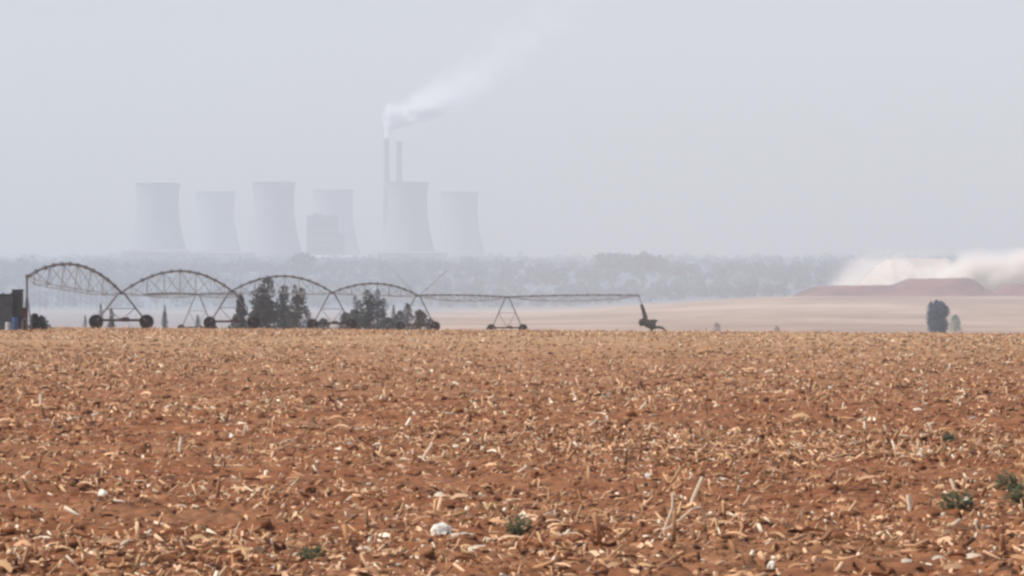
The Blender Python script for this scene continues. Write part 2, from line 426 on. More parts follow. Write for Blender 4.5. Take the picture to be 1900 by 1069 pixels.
STALK = mat('bleached_stalk', (.74, .58, .40), .7, .15, 20)
STALKY = mat('yellow_husk', (.62, .44, .25), .7, .2, 20)
def stalk(name, pxs, r, lab, m=STALK, branches=()):
    x, y = hit(*pxs[0]); s = y / F; z0 = float(terrain(x, y))
    def P(q, i): return ((q[0] - pxs[0][0]) * s, .03 * i, (pxs[0][1] - q[1]) * s * 1.0)
    b = MB(); b.tube([P(q, i) for i, q in enumerate(pxs)], r * s, 6)
    # the leaf sheath at the node
    for br in branches: b.tube([P(q, i) for i, q in enumerate(br)], r * s * .8, 6)
    o = b.build(name, m, None, False, (x, y, z0)); tag(o, lab, 'maize stalk', 'bleached maize stalks standing out of the soil'); return o
stalk('maize_stalk', [(1690, 952), (1687, 936), (1686, 919)], 4.6, 'short upright white maize stub at the lower right')
stalk('maize_stalk', [(333, 842), (334, 828), (337, 812)], 3.6, 'slim upright pale stub in the left half of the field')
stalk('maize_stalk', [(76, 752), (76, 741), (75, 731)], 3.2, 'short pale upright stub near the left edge, far up the field')
stalk('maize_stalk', [(1283, 933), (1292, 912), (1304, 886)], 3.6, 'long bleached stalk leaning right, right of centre')
stalk('maize_stalk', [(779, 860), (790, 842), (803, 822)], 3.2, 'thin bleached stalk leaning right, left of centre')
stalk('maize_stalk', [(1772, 912), (1768, 898), (1764, 889)], 3.4, 'white stub leaning left just behind the largest green weed')
stalk('maize_stalk', [(1233, 1000), (1232, 985), (1248, 945), (1249, 915)], 2.6, 'forked dry stalk standing right of centre with two bent arms',
      branches=[[(1232, 985), (1262, 965), (1285, 945), (1300, 942), (1312, 960)]])
stalk('maize_stalk', [(632, 940), (640, 932), (652, 922)], 2.6, 'short pale stalk leaning right above the dark bluish-green weed')
def husk(px, py, w, h, lab, seed):
    rnd = random.Random(seed); x, y = hit(px, py + h * .5); s = y / F; b = MB()
    for k in range(7):
        az = rnd.uniform(-1.0, 1.0) + (math.pi if k % 2 else 0); L = w * s * rnd.uniform(.35, .68); wd0 = h * s * rnd.uniform(.16, .3)
        d = Vector((math.cos(az), math.sin(az), 0)); u = Vector((-d.y, d.x, 0)); roll = rnd.uniform(.3, 1.3); up = rnd.uniform(.1, .8); cv = rnd.uniform(-.5, .5)
        vs = []; fs = []
        for i in range(7):
            t = i / 6; wd = wd0 * math.sin(math.pi * (.15 + .83 * t)) ** .8
            c = d * (L * t) + u * (cv * L * t * t) + Vector((0, 0, h * s * (.12 + up * math.sin(t * 2.6))))
            for sg in (-1, 0, 1):
                e = u * (sg * wd * math.cos(roll)) + Vector((0, 0, wd * (abs(sg) * math.sin(roll) + .2)))
                q = c + e; vs.append((q.x, q.y, max(q.z, 0)))
        for i in range(6):
            for j in (0, 1): fs.append((3 * i + j, 3 * i + j + 1, 3 * i + j + 4, 3 * i + j + 3))
        b.add(vs, fs)
    o = b.build('maize_husk', STALKY, None, False, (x, y, float(terrain(x, y)) + .015)); tag(o, lab, 'maize husk', 'curled maize husks on the soil')
husk(541, 966, 50, 26, 'pale yellow curled husk left of the biggest white stone', 1)
husk(125, 998, 40, 18, 'cream curled husk in the lower left corner', 2)
husk(905, 947, 48, 24, 'yellowish husk lying above and right of the biggest white stone', 3)
husk(365, 985, 50, 24, 'straw-coloured husk between the lower left corner and bottom centre', 4)

# ------------------------------------------------------------------ centre-pivot irrigators
def span_parts(root, P0, P1, crown, depth, spread, nb=8, r=.095, m1=GALV, m2=GALV2):
    P0 = Vector(P0); P1 = Vector(P1); D = P1 - P0; side = Vector((D.y, -D.x, 0)).normalized()
    def pipe(t): return P0 + D * t + Vector((0, 0, crown * 4 * t * (1 - t)))
    def low(t, s):
        k = 4 * t * (1 - t)
        return pipe(t) - Vector((0, 0, depth * k ** .75)) + side * s * spread * min(1, k * 1.6)
    b = MB(); b.tube([pipe(i / 24) for i in range(25)], r, 8)
    for i in range(1, 12): # pipe flanges
        p = pipe(i / 12); q = pipe(i / 12 + .002); b.tube([p, q], r * 1.7, 8)
    sp = b.build('span', m1, root)
    t = MB()
    for s in (-1, 1):
        t.tube([low(i / nb, s) for i in range(nb + 1)], .026, 4)
        for i in range(nb):
            a = pipe((i + .5) / nb)
            for tt in (i / nb, (i + 1) / nb):
                if 0 < tt < 1: t.tube([a, low(tt, s)], .028, 4)
    for i in range(1, nb): t.tube([low(i / nb, -1), low(i / nb, 1)], .018, 4)
    t.build('truss', m2, sp)
    return sp
def tower_part(root, c, top, rz, base=4.1, wheel_r=.57, rods=(), m=GALV):
    """A-frame on two wheels; c = middle of the base on the ground, top = height of the pipe"""
    cx, cy, cz = c; ux, uy = math.cos(rz), math.sin(rz); vx, vy = -uy, ux
    def P(u, v, z): return (cx + ux * u + vx * v, cy + uy * u + vy * v, cz + z)
    b = MB(); H = top - cz; zb = wheel_r + .12
    for v in (-.55, .55):
        for sgn in (-1, 1):
            b.tube([P(sgn * .22, v * .35, H - .05), P(sgn * (base / 2 - .12), v * .12, zb)], .07, 6)
        b.tube([P(-base * .27, v * .2, H * .56), P(base * .27, v * .2, H * .56)], .03, 4)
    for sgn in (-1, 1):
        b.tube([P(sgn * base * .27, 0, H * .56), P(0, 0, zb)], .03, 4)
        b.tube([P(sgn * .25, .2, H - .1), P(sgn * .25, -.2, H - .1)], .06, 6)
    b.tube([P(-.3, 0, H - .1), P(.3, 0, H - .1)], .085, 6)
    tw = b.build('tower', m, root)
    bb = MB(); bb.box(P(0, 0, zb), (base - .1, .16, .2), rz); bb.build('base_beam', RUST, tw)
    mo = MB(); mo.box(P(.35, 0, zb + .05), (.55, .3, .36), rz); mo.tube([P(-.1, 0, zb + .05), P(.12, 0, zb + .05)], .13, 10); mo.build('drive_motor', RUST, tw)
    for sgn in (-1, 1):
        w = MB(); R0 = wheel_r
        prof = [(R0 * .52, -.10), (R0 * .9, -.16), (R0, -.11), (R0, .11), (R0 * .9, .16), (R0 * .52, .10)]
        w.lathe(prof, 28, (0, 0, 0), 'y', True)
        for k in range(22):   # tread lugs
            a = 2 * math.pi * k / 22
            p = (math.cos(a) * R0, 0, math.sin(a) * R0); q = (math.cos(a + .08) * R0 * 1.045, 0, math.sin(a + .08) * R0 * 1.045)
            w.tube([(p[0] * .98, -.13, p[2] * .98), (q[0], .13, q[2])], .028, 4)
        o = w.build('wheel', TYRE, tw, False, P(sgn * base / 2, 0, wheel_r)); o.rotation_euler = (0, 0, rz)
        h = MB(); h.lathe([(.03, -.12), (R0 * .5, -.08), (R0 * .54, 0), (R0 * .5, .08), (.03, .12)], 20, (0, 0, 0), 'y', True)
        o = h.build('wheel_hub', HUB, tw, False, P(sgn * base / 2, 0, wheel_r)); o.rotation_euler = (0, 0, rz)
    for (a, b_, rr) in rods:
        rb = MB(); rb.tube([a, b_], rr, 5)
        d = (Vector(b_) - Vector(a)).normalized()
        rb.tube([Vector(a) + d * .55 * (Vector(b_) - Vector(a)).length * .5, Vector(a) + d * (.55 * (Vector(b_) - Vector(a)).length * .5 + .25)], rr * 2, 5)
        rb.build('slanted_mast', GALV2, tw)
    return tw

TD = [(225, 394, 543), (430, 452, 540), (616, 510, 543), (775, 568, 548), (941, 626, 551)]
piv = (wx(50, 336), 336.)
root = empty('irrigator', (0, 0, 0))
tag(root, 'long arched centre-pivot irrigator on dark-wheeled towers crossing behind the field', 'irrigator')
tops = [(piv[0], piv[1], wz(513, 336))]
feet = []
for (px, d, ty) in TD:
    tops.append((wx(px, d), d, wz(ty, d))); feet.append((wx(px, d), d))
endp = (wx(1187, 690), 690., wz(548, 690)); tops.append(endp)
crowns = (1.5, 1.8, 1.55, 1.15, .12, .12); deps = (1.9, 2.0, 1.7, 1.3, .75, .8)
for i in range(6):
    span_parts(root, tops[i], tops[i + 1], crowns[i], deps[i], .75, nb=7 if i < 4 else 8, r=.1 if i < 4 else .085)
BOT = [614.5, 615, 617, 619.5, 622]
for i, (px, d, ty) in enumerate(TD):
    x = wx(px, d); zc = max(float(terrain(x, d)) - .05, wz(BOT[i], d))
    zc = float(terrain(x, d)) + .03
    T = Vector(tops[i + 2]) - Vector(tops[i]); rz = math.atan2(T.y, T.x) - math.pi / 2
    rods = ()
    if i == 3:
        a = tops[4]
        rods = (((a[0], a[1], a[2] - .2), (wx(829, d), d + .3, wz(502, d)), .042), ((a[0], a[1], a[2] - .2), (wx(727, d), d - .3, wz(499, d)), .022))
    tower_part(root, (x, d, zc), tops[i + 1][2], rz * .35, rods=rods)
# the pivot point
pz = float(terrain(*piv)); b = MB()
b.tube([(piv[0], piv[1], pz), (piv[0], piv[1], tops[0][2])], .075, 8)
b.tube([(piv[0] - .1, piv[1] + .02, tops[0][2]), (piv[0] + .35, piv[1] + .2, tops[0][2] + .12)], .12, 8)
for sx, sy in ((-1, -1), (1, -1), (1, 1), (-1, 1)):
    b.tube([(piv[0] + sx * .05, piv[1] + sy * .05, pz + 2.3), (piv[0] + sx * .33, piv[1] + sy * .33, pz)], .035, 5)
pp = b.build('pivot_point', GALV, root)
b = MB(); b.box((piv[0] - .12, piv[1] - .36, pz + 1.22), (.42, .3, .75)); b.box((piv[0] - .12, piv[1] - .36, pz + .42), (.2, .22, .8)); b.build('control_box', RUST, pp)
# sprinkler drops under the first two spans
b = MB()
for i in (0, 1):
    P0 = Vector(tops[i]); D_ = Vector(tops[i + 1]) - P0
    for k in range(2, 16):
        t = k / 17; p = P0 + D_ * t + Vector((0, 0, crowns[i] * 4 * t * (1 - t)))
        b.tube([p, p - Vector((0, 0, 3.1))], .008, 4)
o = b.build('drop_hoses', GALV2, root); o.name = 'drop_hose'; o['kind'] = 'stuff'
# the far end: bent pipe, heavy boot, end gun body and its trailing hose
def Q(px, py, dy=0): return (wx(px, 690), 690 + dy, wz(py, 690))
DARKG = mat('dark_end_casting', (.05, .04, .037), .8, .25, 3)
b = MB(); b.tube([Q(1180, 548), Q(1186, 551), Q(1191, 566)], .07, 6); eb = b.build('end_boom', GALV, root)
b = MB(); b.tube([Q(1190, 565), Q(1194, 577), Q(1198, 592)], [.2, .27, .34], 8); b.build('drop_boot', DARKG, eb)
b = MB(); b.tube([Q(1189, 592), Q(1190, 598), Q(1191, 605)], [.2, .42, .25], 8); b.tube([Q(1190, 594), Q(1201, 600), Q(1211, 604), Q(1214, 611)], [.45, .62, .66, .3], 10)
b.tube([Q(1205, 600), Q(1213, 597), Q(1220, 594.5)], [.5, .36, .08], 8); b.build('end_gun', DARKG, eb)
zt = float(terrain(wx(1208, 690), 690))
b = MB(); b.tube([Q(1209, 609), (wx(1208, 690), 690, zt)], .2, 6); b.tube([Q(1212, 609), Q(1222, 607), Q(1230, 609), Q(1235, 616), (wx(1238, 690), 690, zt)], [.16, .2, .2, .17, .14], 7)
b.build('trailing_hose', RUST, eb)

# a second irrigator farther off on the left
root2 = empty('irrigator', (0, 0, 0)); tag(root2, 'fainter thin irrigator tower and flat pipe seen beneath the second arch', 'irrigator')
d2 = 650.; c2 = (wx(366, d2), d2); zt2 = wz(546, d2)
tower_part(root2, (c2[0], c2[1], float(terrain(*c2))), zt2, .12, base=4.3, wheel_r=.5)
span_parts(root2, (wx(280, 640), 628, wz(547, 640)), (c2[0], c2[1], zt2), .12, .6, .5, r=.1, m1=RUST)
span_parts(root2, (c2[0], c2[1], zt2), (wx(446, 665), 672, wz(547, 665)), .12, .6, .5, r=.09)

# ------------------------------------------------------------------ pump station at the left edge
D0 = 345.
def gz(x, y): return float(terrain(x, y))
r = empty('pump_shed', (wx(-12, D0), D0, gz(wx(-12, D0), D0) - .1)); tag(r, 'dark grey pump shed with a taller end bay at the left edge', 'shed')
sc = D0 / F
b = MB()
W = 76 * sc; H = 66 * sc
b.box((-.0, 0, H / 2), (W, 2.4, H))
for k in range(16): b.box((-W / 2 + (k + .5) * W / 16, -1.215, H / 2), (W / 34, .03, H - .02))
b.build('wall', SHED, r)
b = MB(); b.box((-.02, 0, H + .06), (W + .2, 2.7, .12)); b.build('roof', SHEDR, r)
b = MB(); b.box((45 * sc, 0, 37.5 * sc), (17 * sc, 1.3, 75 * sc)); b.box((45 * sc, 0, 75 * sc + .05), (19 * sc, 1.4, .1)); b.build('end_bay', SHEDR, r)
def barrel(px, d, rad, h, m, lab, col):
    o = MB(); o.lathe([(.02, 0), (rad * .94, 0), (rad, .04), (rad, h * .32), (rad * 1.04, h * .34), (rad, h * .36), (rad, h * .66), (rad * 1.04, h * .68), (rad, h * .7), (rad, h - .04), (rad * .94, h), (.02, h)], 20)
    x = wx(px, d); tag(o.build('drum', m, None, False, (x, d, gz(x, d) - .05)), lab, 'drum')
barrel(28, 338., .2, .95, BLUE, 'blue plastic drum standing beside the rusty control box', '')
barrel(15, 337., .19, .62, WHITE, 'short off-white drum in front of the dark shed', '')

# ------------------------------------------------------------------ trees
TREE_D = leaf_mat('tree_dark', (.036, .044, .047), (.085, .098, .095), 1.3)
TREE_B = leaf_mat('tree_brown', (.045, .04, .038), (.10, .085, .075), 1.3)
TREE_P = leaf_mat('tree_pale', (.36, .40, .34), (.48, .52, .46), .8)
TREE_S = leaf_mat('tree_slate', (.05, .066, .085), (.095, .118, .14), .8)
BARK = mat('bark', (.07, .055, .045), .9, .3, 5)
def tree(px, top, w, d, lab, name='tree', m=TREE_D, lobes=None, shape='col', cat='tree', group='trees beyond the field', dens=1., seed=None, low=0.):
    """lobes: (dx px, top px, half width px) columns that make up the crown"""
    rnd = random.Random(seed if seed is not None else int(px * 7 + top)); s = d / F
    x = wx(px, d); z0 = gz(x, d); H = wz(top, d) - z0
    root = empty(name, (x, d, z0)); tag(root, lab, cat, group)
    lobes = lobes or [(0, top, w / 2)]
    tr = MB(); rt = max(.06, .02 * H)
    tr.tube([(0, 0, -.2), (rt * .3, 0, H * .4), (0, 0, H * .82)], [rt * 1.5, rt, rt * .3], 7)
    V = []; Fs = []
    for lb in lobes:
        dx, tp, hw = lb[0], lb[1], lb[2] * (1.22 if len(lb) > 3 else 1.08)
        h = wz(tp, d) - z0; hw = hw * s; base = max(h * .03, wz(lb[3], d) - z0) if len(lb) > 3 else h * (.05 + low)
        if hw > .25:
            for k in range(4):
                zz = h * (.2 + .15 * k); a = rnd.uniform(0, 6.28)
                tr.tube([(dx * s * .4, 0, zz * .8), (dx * s + math.cos(a) * hw * .6, math.sin(a) * hw * .6, zz + hw * .5)], [rt * .4, rt * .15], 5)
        n = int(dens * (110 + 130 * (h - base) * hw / max(.4, min(hw, 2.)))); n = min(n, 2200)
        ls = max(.16, min(.55, hw * .33))
        cl = [(rnd.uniform(0, 1), rnd.uniform(0, 6.28), rnd.uniform(.35, 1.35)) for _ in range(14)]
        for k in range(n):
            t = rnd.random() ** .85
            if shape == 'col' and len(lb) > 3: env = (1 - abs(2 * t - .95) ** 2.4) ** .5 if abs(2 * t - .95) < 1 else .1
            elif shape == 'col': env = math.sin(math.pi * min(1, .14 + .84 * t)) ** .6 * (1.05 - .35 * t)
            elif shape == 'cone': env = (1 - t) ** .8 + .08
            else: env = math.sqrt(max(0, 1 - (1.0 * t) ** 2)) * (.75 + .25 * min(1, t * 5))
            a = rnd.uniform(0, 6.28)
            g = 1.
            for (tc, ac, gc) in cl:
                dd = ((t - tc) * 5) ** 2 + (2 * math.sin((a - ac) / 2)) ** 2
                if dd < 1: g *= 1 + (gc - 1) * (1 - dd)
            rr = hw * env * g * rnd.random() ** .45 * rnd.uniform(.75, 1.25)
            c = Vector((dx * s + math.cos(a) * rr, math.sin(a) * rr, base + (h - base - ls * .3) * t))
            n1 = Vector((rnd.gauss(0, 1), rnd.gauss(0, 1), rnd.gauss(0, 1))).normalized(); n2 = n1.orthogonal().normalized(); n1 = n1.cross(n2)
            L = ls * rnd.uniform(.5, 1.1); q = len(V)
            V += [c - n1 * L * .6, c + n2 * L * .32, c + n1 * L * .6, c - n2 * L * .32]; Fs.append((q, q + 1, q + 2, q + 3))
    me = bpy.data.meshes.new('crown'); me.from_pydata(V, [], Fs); link('crown', me, m, root)
    tr.build('trunk', BARK, root)
    return root
tree(490, 514, 44, 700, 'tallest dark tree, two-pronged, rising through the top of the third arch', 'tall_tree', lobes=[(7, 513, 12, 556), (-9, 531, 12, 575), (-2, 546, 20, 592), (13, 556, 12, 600), (4, 575, 20, 612), (-13, 578, 12, 606)], dens=1.1)
tree(526, 530, 26, 716, 'dark pointed tree immediately right of the tallest tree', 'tall_tree', lobes=[(2, 528, 9, 560), (-4, 544, 11, 582), (0, 566, 13, 612)])
tree(551, 532, 30, 735, 'brownish ragged tree, rightmost of the three tall ones under the third arch', 'tall_tree', TREE_B, lobes=[(-4, 528, 6, 556), (8, 533, 9, 566), (1, 548, 15, 592), (-6, 578, 10, 612)])
tree(447, 543, 34, 660, 'dark cone-shaped tree standing against the right leg of the second wheel tower', 'conifer', shape='cone', lobes=[(0, 548, 19)], dens=1.6)
tree(187, 563, 11, 690, 'slim dark column-shaped tree just above the leftmost big wheel', 'slim_tree')
tree(207, 571, 17, 720, 'dark slim tree between the two wheels of the first tower', 'slim_tree', lobes=[(0, 571, 7), (0, 590, 10)])
tree(158, 585, 10, 850, 'faint little tree left of the first big wheel', 'slim_tree', TREE_S)
tree(305, 566, 14, 800, 'lone slim spire-shaped tree between the first and second wheel towers', 'slim_tree', TREE_S, lobes=[(1, 565, 5), (0, 578, 7)])
tree(367, 584, 12, 830, 'short slim tree under the faint far irrigator tower', 'slim_tree', TREE_S)
tree(662, 548, 20, 720, 'left tree of the clump under the fourth arch, thin and loose', 'slim_tree', lobes=[(-3, 548, 5, 580), (4, 556, 7, 590), (0, 574, 12, 612)])
tree(684, 539, 28, 740, 'broadest dark tree in the clump under the fourth arch', 'tall_tree', lobes=[(-3, 537, 8, 566), (5, 544, 9, 580), (0, 556, 14, 596), (0, 580, 12, 612)])
tree(701, 536, 13, 750, 'narrow spire rising right of the broadest tree under the fourth arch', 'slim_tree', TREE_S, lobes=[(0, 535, 6, 570), (4, 556, 9, 590), (-1, 575, 7, 612)])
tree(730, 566, 12, 760, 'small spire-shaped tree left of the fourth tower', 'slim_tree')
tree(756, 562, 26, 780, 'grey loose tree behind the left leg of the fourth tower', 'slim_tree', TREE_S, dens=.7)
tree(720, 588, 44, 700, 'broad low dark bush left of the fourth tower', 'bush', shape='dome', cat='bush')
tree(779, 574, 34, 700, 'dark bush standing inside the fourth wheel tower', 'bush', TREE_B, shape='dome', cat='bush')
tree(534, 580, 64, 780, 'wide grey bush filling in below the three tall trees', 'bush', TREE_S, shape='dome', cat='bush')
tree(640, 578, 30, 690, 'dark bush behind the right wheel of the third tower', 'bush', shape='dome', cat='bush')
tree(676, 586, 44, 690, 'low dark bush at the foot of the clump under the fourth arch', 'bush', shape='dome', cat='bush')
tree(600, 590, 30, 720, 'low dark bush between the wheels of the third tower', 'bush', shape='dome', cat='bush')
tree(14, 541, 50, 362, 'dense dark tree crowding behind the pump shed at the left edge', 'tall_tree', lobes=[(-8, 543, 14, 600), (10, 541, 10, 600), (0, 560, 22, 612)], dens=1.6)
tree(70, 583, 32, 350, 'dark rounded bush right of the pump shed', 'bush', lobes=[(-5, 581, 12), (7, 585, 12), (0, 590, 18)], shape='dome', cat='bush', dens=2.4)
TREE_L = leaf_mat('tree_blue', (.11, .155, .23), (.16, .21, .30), .6)
tree(1740, 556, 40, 1220, 'lone slate-blue tree with a thick pillar-like outline on the plain at right', 'lone_tree', TREE_L, lobes=[(-12, 559, 7, 606), (-2, 556, 10, 590), (6, 558, 10, 592), (14, 566, 7, 588), (-6, 568, 11, 616), (6, 574, 11, 620), (0, 586, 14, 626)], dens=1.7)
tree(1772, 583, 28, 1400, 'pale green bush just right of the lone slate-blue tree', 'bush', TREE_P, shape='dome', cat='bush')
TREE_F = leaf_mat('bush_faded', (.45, .36, .31), (.54, .43, .37), .8)
tree(1330, 598, 16, 1300, 'tiny faded bush on the pale plain right of the irrigator end', 'bush', TREE_F, shape='dome', cat='bush', group='faint bushes on the plain')
tree(1441, 604, 15, 1300, 'tiny faded bush on the pale plain left of the red spoil heap', 'bush', TREE_F, shape='dome', cat='bush', group='faint bushes on the plain')
tree(468, 577, 26, 740, 'grey bush just left of the tallest tree, behind the second tower', 'bush', TREE_S, shape='dome', cat='bush')
tree(570, 572, 22, 770, 'loose grey bush at the right foot of the three tall trees', 'bush', TREE_S, shape='dome', cat='bush', dens=.7)
tree(655, 574, 26, 760, 'grey bush at the left foot of the clump under the fourth arch', 'bush', TREE_S, shape='dome', cat='bush')
tree(742, 576, 30, 790, 'slate-grey bush filling the gap just left of the fourth tower', 'bush', TREE_S, shape='dome', cat='bush')
tree(798, 590, 24, 720, 'small dark bush by the right wheel of the fourth tower', 'bush', TREE_D, shape='dome', cat='bush')
tree(712, 556, 16, 800, 'thin hazy tree between the spire and the fourth tower', 'slim_tree', TREE_S, lobes=[(0, 552, 6, 590), (-2, 572, 8, 612)])

# ------------------------------------------------------------------ far woodland (one mass)
def woods():
    """crowns made of many leaf clumps, spread over the ridge"""
    Vs = []
    for (n, y0, y1, hmin, hmax, q) in ((3600, 4880, 6100, 5, 12, 75), (1500, 6100, 8900, 7, 15, 40), (16, 5850, 5950, 18, 24, 160)):
        y = rng.uniform(y0, y1, n); x = rng.uniform(-1, 1, n) * (.125 * y + 30)
        if n == 16: x = rng.choice([166., 172., 116., -260.], n) + rng.normal(0, 9, n); y = y * 0 + 5900 + rng.normal(0, 15, n)
        keep = ~((x / y > .056) & (y < 5200)) & (rng.random(n) < np.clip(.75 + 1.2 * vnoise(x, y, 90.), .2, 1)); x, y = x[keep], y[keep]; m = len(x)
        h = rng.uniform(hmin, hmax, m) * (1 + .9 * np.clip(vnoise(x + 400, y * .3, 60.), 0, .5)); w = h * rng.uniform(.5, 1.1, m)
        d = rng.normal(0, 1, (m, q, 3)); d /= np.linalg.norm(d, axis=2)[..., None]; d *= rng.random((m, q, 1)) ** .4
        c = np.stack([x[:, None] + d[..., 0] * w[:, None], y[:, None] + d[..., 1] * w[:, None], terrain(x, y)[:, None] + (.5 + .5 * d[..., 2]) * h[:, None]], -1).reshape(-1, 3)
        k = len(c); L = (np.repeat(h, q) * rng.uniform(.07, .18, k))[:, None]
        a = rng.normal(0, 1, (k, 3)); a /= np.linalg.norm(a, axis=1)[:, None]; b_ = np.cross(a, rng.normal(0, 1, (k, 3))); b_ /= np.linalg.norm(b_, axis=1)[:, None]
        Vs.append(np.stack([c - a * L, c - b_ * L * .7, c + a * L, c + b_ * L * .7], 1).reshape(-1, 3))
    V = np.concatenate(Vs); return V, np.arange(len(V)).reshape(-1, 4)
wv, wf = woods()
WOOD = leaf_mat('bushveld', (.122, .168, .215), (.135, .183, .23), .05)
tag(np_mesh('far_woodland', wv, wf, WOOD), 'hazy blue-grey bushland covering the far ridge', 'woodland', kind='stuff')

# ------------------------------------------------------------------ power station
def cooling_tower(px, top, d, half_top, lab):
    s = d / F; x = wx(px, d); z0 = gz(x, d) - 1; H = wz(top, d) - z0; rt = half_top * s
    b = MB(); prof = []
    thr = rt * .91
    for i in range(33):
        t = i / 32; zt_ = .74
        if t < zt_: rr = math.sqrt(thr ** 2 + ((zt_ - t) / zt_) ** 2 * ((rt * 1.35) ** 2 - thr ** 2))
        else: rr = math.sqrt(thr ** 2 + ((t - zt_) / (1 - zt_)) ** 2 * (rt ** 2 - thr ** 2))
        prof.append((rr, 9 + (H - 9) * t))
    prof += [(rt + 1.0, H - 1.5), (rt + 1.0, H), (rt - 1.3, H)] + [(p[0] - 1.2, p[1]) for p in prof[31::-4]]
    b.lathe(prof, 72); root = empty('cooling_tower', (x, d, z0)); tag(root, lab, 'cooling tower', 'cooling towers of the power station')
    b.build('shell', CONC, root, True)
    lg = MB(); r0 = rt * 1.35
    for k in range(36):
        a = 2 * math.pi * k / 36; a2 = a + math.pi / 36; a3 = a - math.pi / 36
        for aa in (a2, a3): lg.tube([(math.cos(aa) * (r0 + 1.5), math.sin(aa) * (r0 + 1.5), 0), (math.cos(a) * (r0 - .6), math.sin(a) * (r0 - .6), 9.5)], .55, 5)
    lg.build('support_columns', CONC, root).name = 'support_column_ring'
cooling_tower(293, 340, 9000, 42, 'leftmost tall cooling tower of the six')
cooling_tower(400, 355, 10000, 37.5, 'second cooling tower from the left, one of the lower ones')
cooling_tower(508, 338, 9000, 41, 'tall cooling tower third from the left')
cooling_tower(619, 352, 10000, 39, 'cooling tower half hidden behind the boiler house')
cooling_tower(756, 338, 9000, 40, 'tall cooling tower standing below the twin chimneys')
cooling_tower(853, 356, 10000, 36, 'rightmost and lowest-looking cooling tower')
def chimney(px, top, d, lab):
    x = wx(px, d); z0 = gz(x, d) - 1; H = wz(top, d) - z0
    root = empty('chimney', (x, d, z0)); tag(root, lab, 'chimney', 'twin chimneys of the power station')
    b = MB(); b.lathe([(8.2, 0), (6.6, H * .4), (5.6, H * .8), (5.3, H - 9)], 32); b.build('shaft', STACK, root, True)
    b = MB(); b.lathe([(5.3, H - 9), (6.0, H - 8.5), (6.0, H), (4.6, H), (4.6, H - 8)], 32); b.build('cap', STACK, root, True)
chimney(717, 257, 9600, 'left chimney, the one trailing white smoke')
chimney(741, 262, 9600, 'right chimney without smoke, behind the cooling tower top')
d = 8800.; s = d / F; x = wx(598, d); z0 = gz(x, d); H = wz(403, d) - z0
r = empty('boiler_house', (x, d, z0)); tag(r, 'tall square boiler house in front of the fourth cooling tower', 'boiler house')
b = MB(); b.box((0, 0, H / 2), (56 * s, 45, H)); b.box((34 * s, 4, H * .31), (13 * s, 40, H * .62)); b.build('wall', CLAD, r)
b = MB(); b.box((0, 0, H + 1.2), (58 * s, 47, 2.4)); b.box((-8 * s, 0, H + 4.5), (18 * s, 20, 4.2)); b.build('roof', CLAD, r)
for k in range(4):
    b = MB(); b.box((0, -22.6, H * (.25 + .18 * k)), (46 * s, .8, 3.2)); b.build('window_band', GLASS, r)
def block(px0, px1, top, d, dep, lab, m, mr, name='station_building'):
    s = d / F; x = wx((px0 + px1) / 2, d); z0 = gz(x, d) - 2; H = wz(top, d) - z0; W = (px1 - px0) * s
    r = empty(name, (x, d, z0)); tag(r, lab, 'industrial building', 'low buildings of the power station')
    b = MB(); b.box((0, 0, H / 2), (W, dep, H)); b.build('wall', m, r)
    b = MB(); b.add([(-W / 2 - 1, -dep / 2 - 1, H), (W / 2 + 1, -dep / 2 - 1, H), (W / 2 + 1, dep / 2 + 1, H), (-W / 2 - 1, dep / 2 + 1, H), (-W / 2 - 1, 0, H + 4), (W / 2 + 1, 0, H + 4)],
                    [(0, 1, 5, 4), (2, 3, 4, 5), (0, 4, 3), (1, 2, 5), (3, 2, 1, 0)]); b.build('roof', mr, r)
block(226, 350, 467, 8700, 40, 'long low dark building at the foot of the leftmost cooling tower', CLAD, CLAD)
block(352, 470, 470, 8750, 40, 'low dark building below the second cooling tower', CLAD, CLAD)
block(538, 690, 478, 8500, 40, 'long pale-roofed hall below the boiler house', PALE, PALE)
block(700, 830, 470, 8700, 40, 'low grey building at the foot of the tower below the chimneys', CLAD, CLAD)

# ------------------------------------------------------------------ spoil heaps on the right
def heap(prof, d, dep, lab, m, name='spoil_heap', amp=1.):
    s = d / F; pxs = np.linspace(prof[0][0], prof[-1][0], 120); dv = np.linspace(0, 1, 40)
    tops_ = np.interp(pxs, [p[0] for p in prof], [p[1] for p in prof])
    x = (pxs - 950) * s; X, T = np.meshgrid(x, dv); Yy = d + (T - .5) * dep
    z0 = terrain(X, Yy); Zt = CAMZ + (HORY - tops_) * s
    k = np.clip(np.minimum(T, 1 - T) * 2.6, 0, 1); k = k * k * (3 - 2 * k)
    Hh = np.maximum(Zt[None] - terrain(x, x * 0 + d)[None], 0) * k
    Z = z0 - .8 + Hh * (1 + (.14 * vnoise(X, Yy, 16.) + .14 * vnoise(X, Yy, 6.) + .08 * vnoise(X * 1.5, Yy * .4, 3.)) * amp) + amp * (Hh > 1) * vnoise(X, Yy * 2, 5.)
    o = np_mesh(name, np.stack([X, Yy, Z], -1).reshape(-1, 3), gridfaces(120, 40), m, True); tag(o, lab, 'spoil heap'); return o
def heap_mat(name, a, b_, c):
    m, nt, bs = mat_new(name); g = nt.nodes.new('ShaderNodeNewGeometry')
    n = noise_node(nt, g.outputs['Position'], .022, 5, .65)
    nt.links.new(ramp(nt, n.outputs['Fac'], [(.40, a), (.5, b_), (.60, c)]).outputs[0], bs.inputs['Base Color']); bs.inputs['Roughness'].default_value = 1
    return m
RED = heap_mat('red_spoil', (.075, .055, .066), (.15, .075, .073), (.20, .10, .09))
REDP = heap_mat('mauve_spoil', (.11, .055, .058), (.16, .07, .07), (.19, .09, .085))
ASH = heap_mat('white_ash', (.42, .37, .325), (.50, .44, .39), (.58, .52, .47))
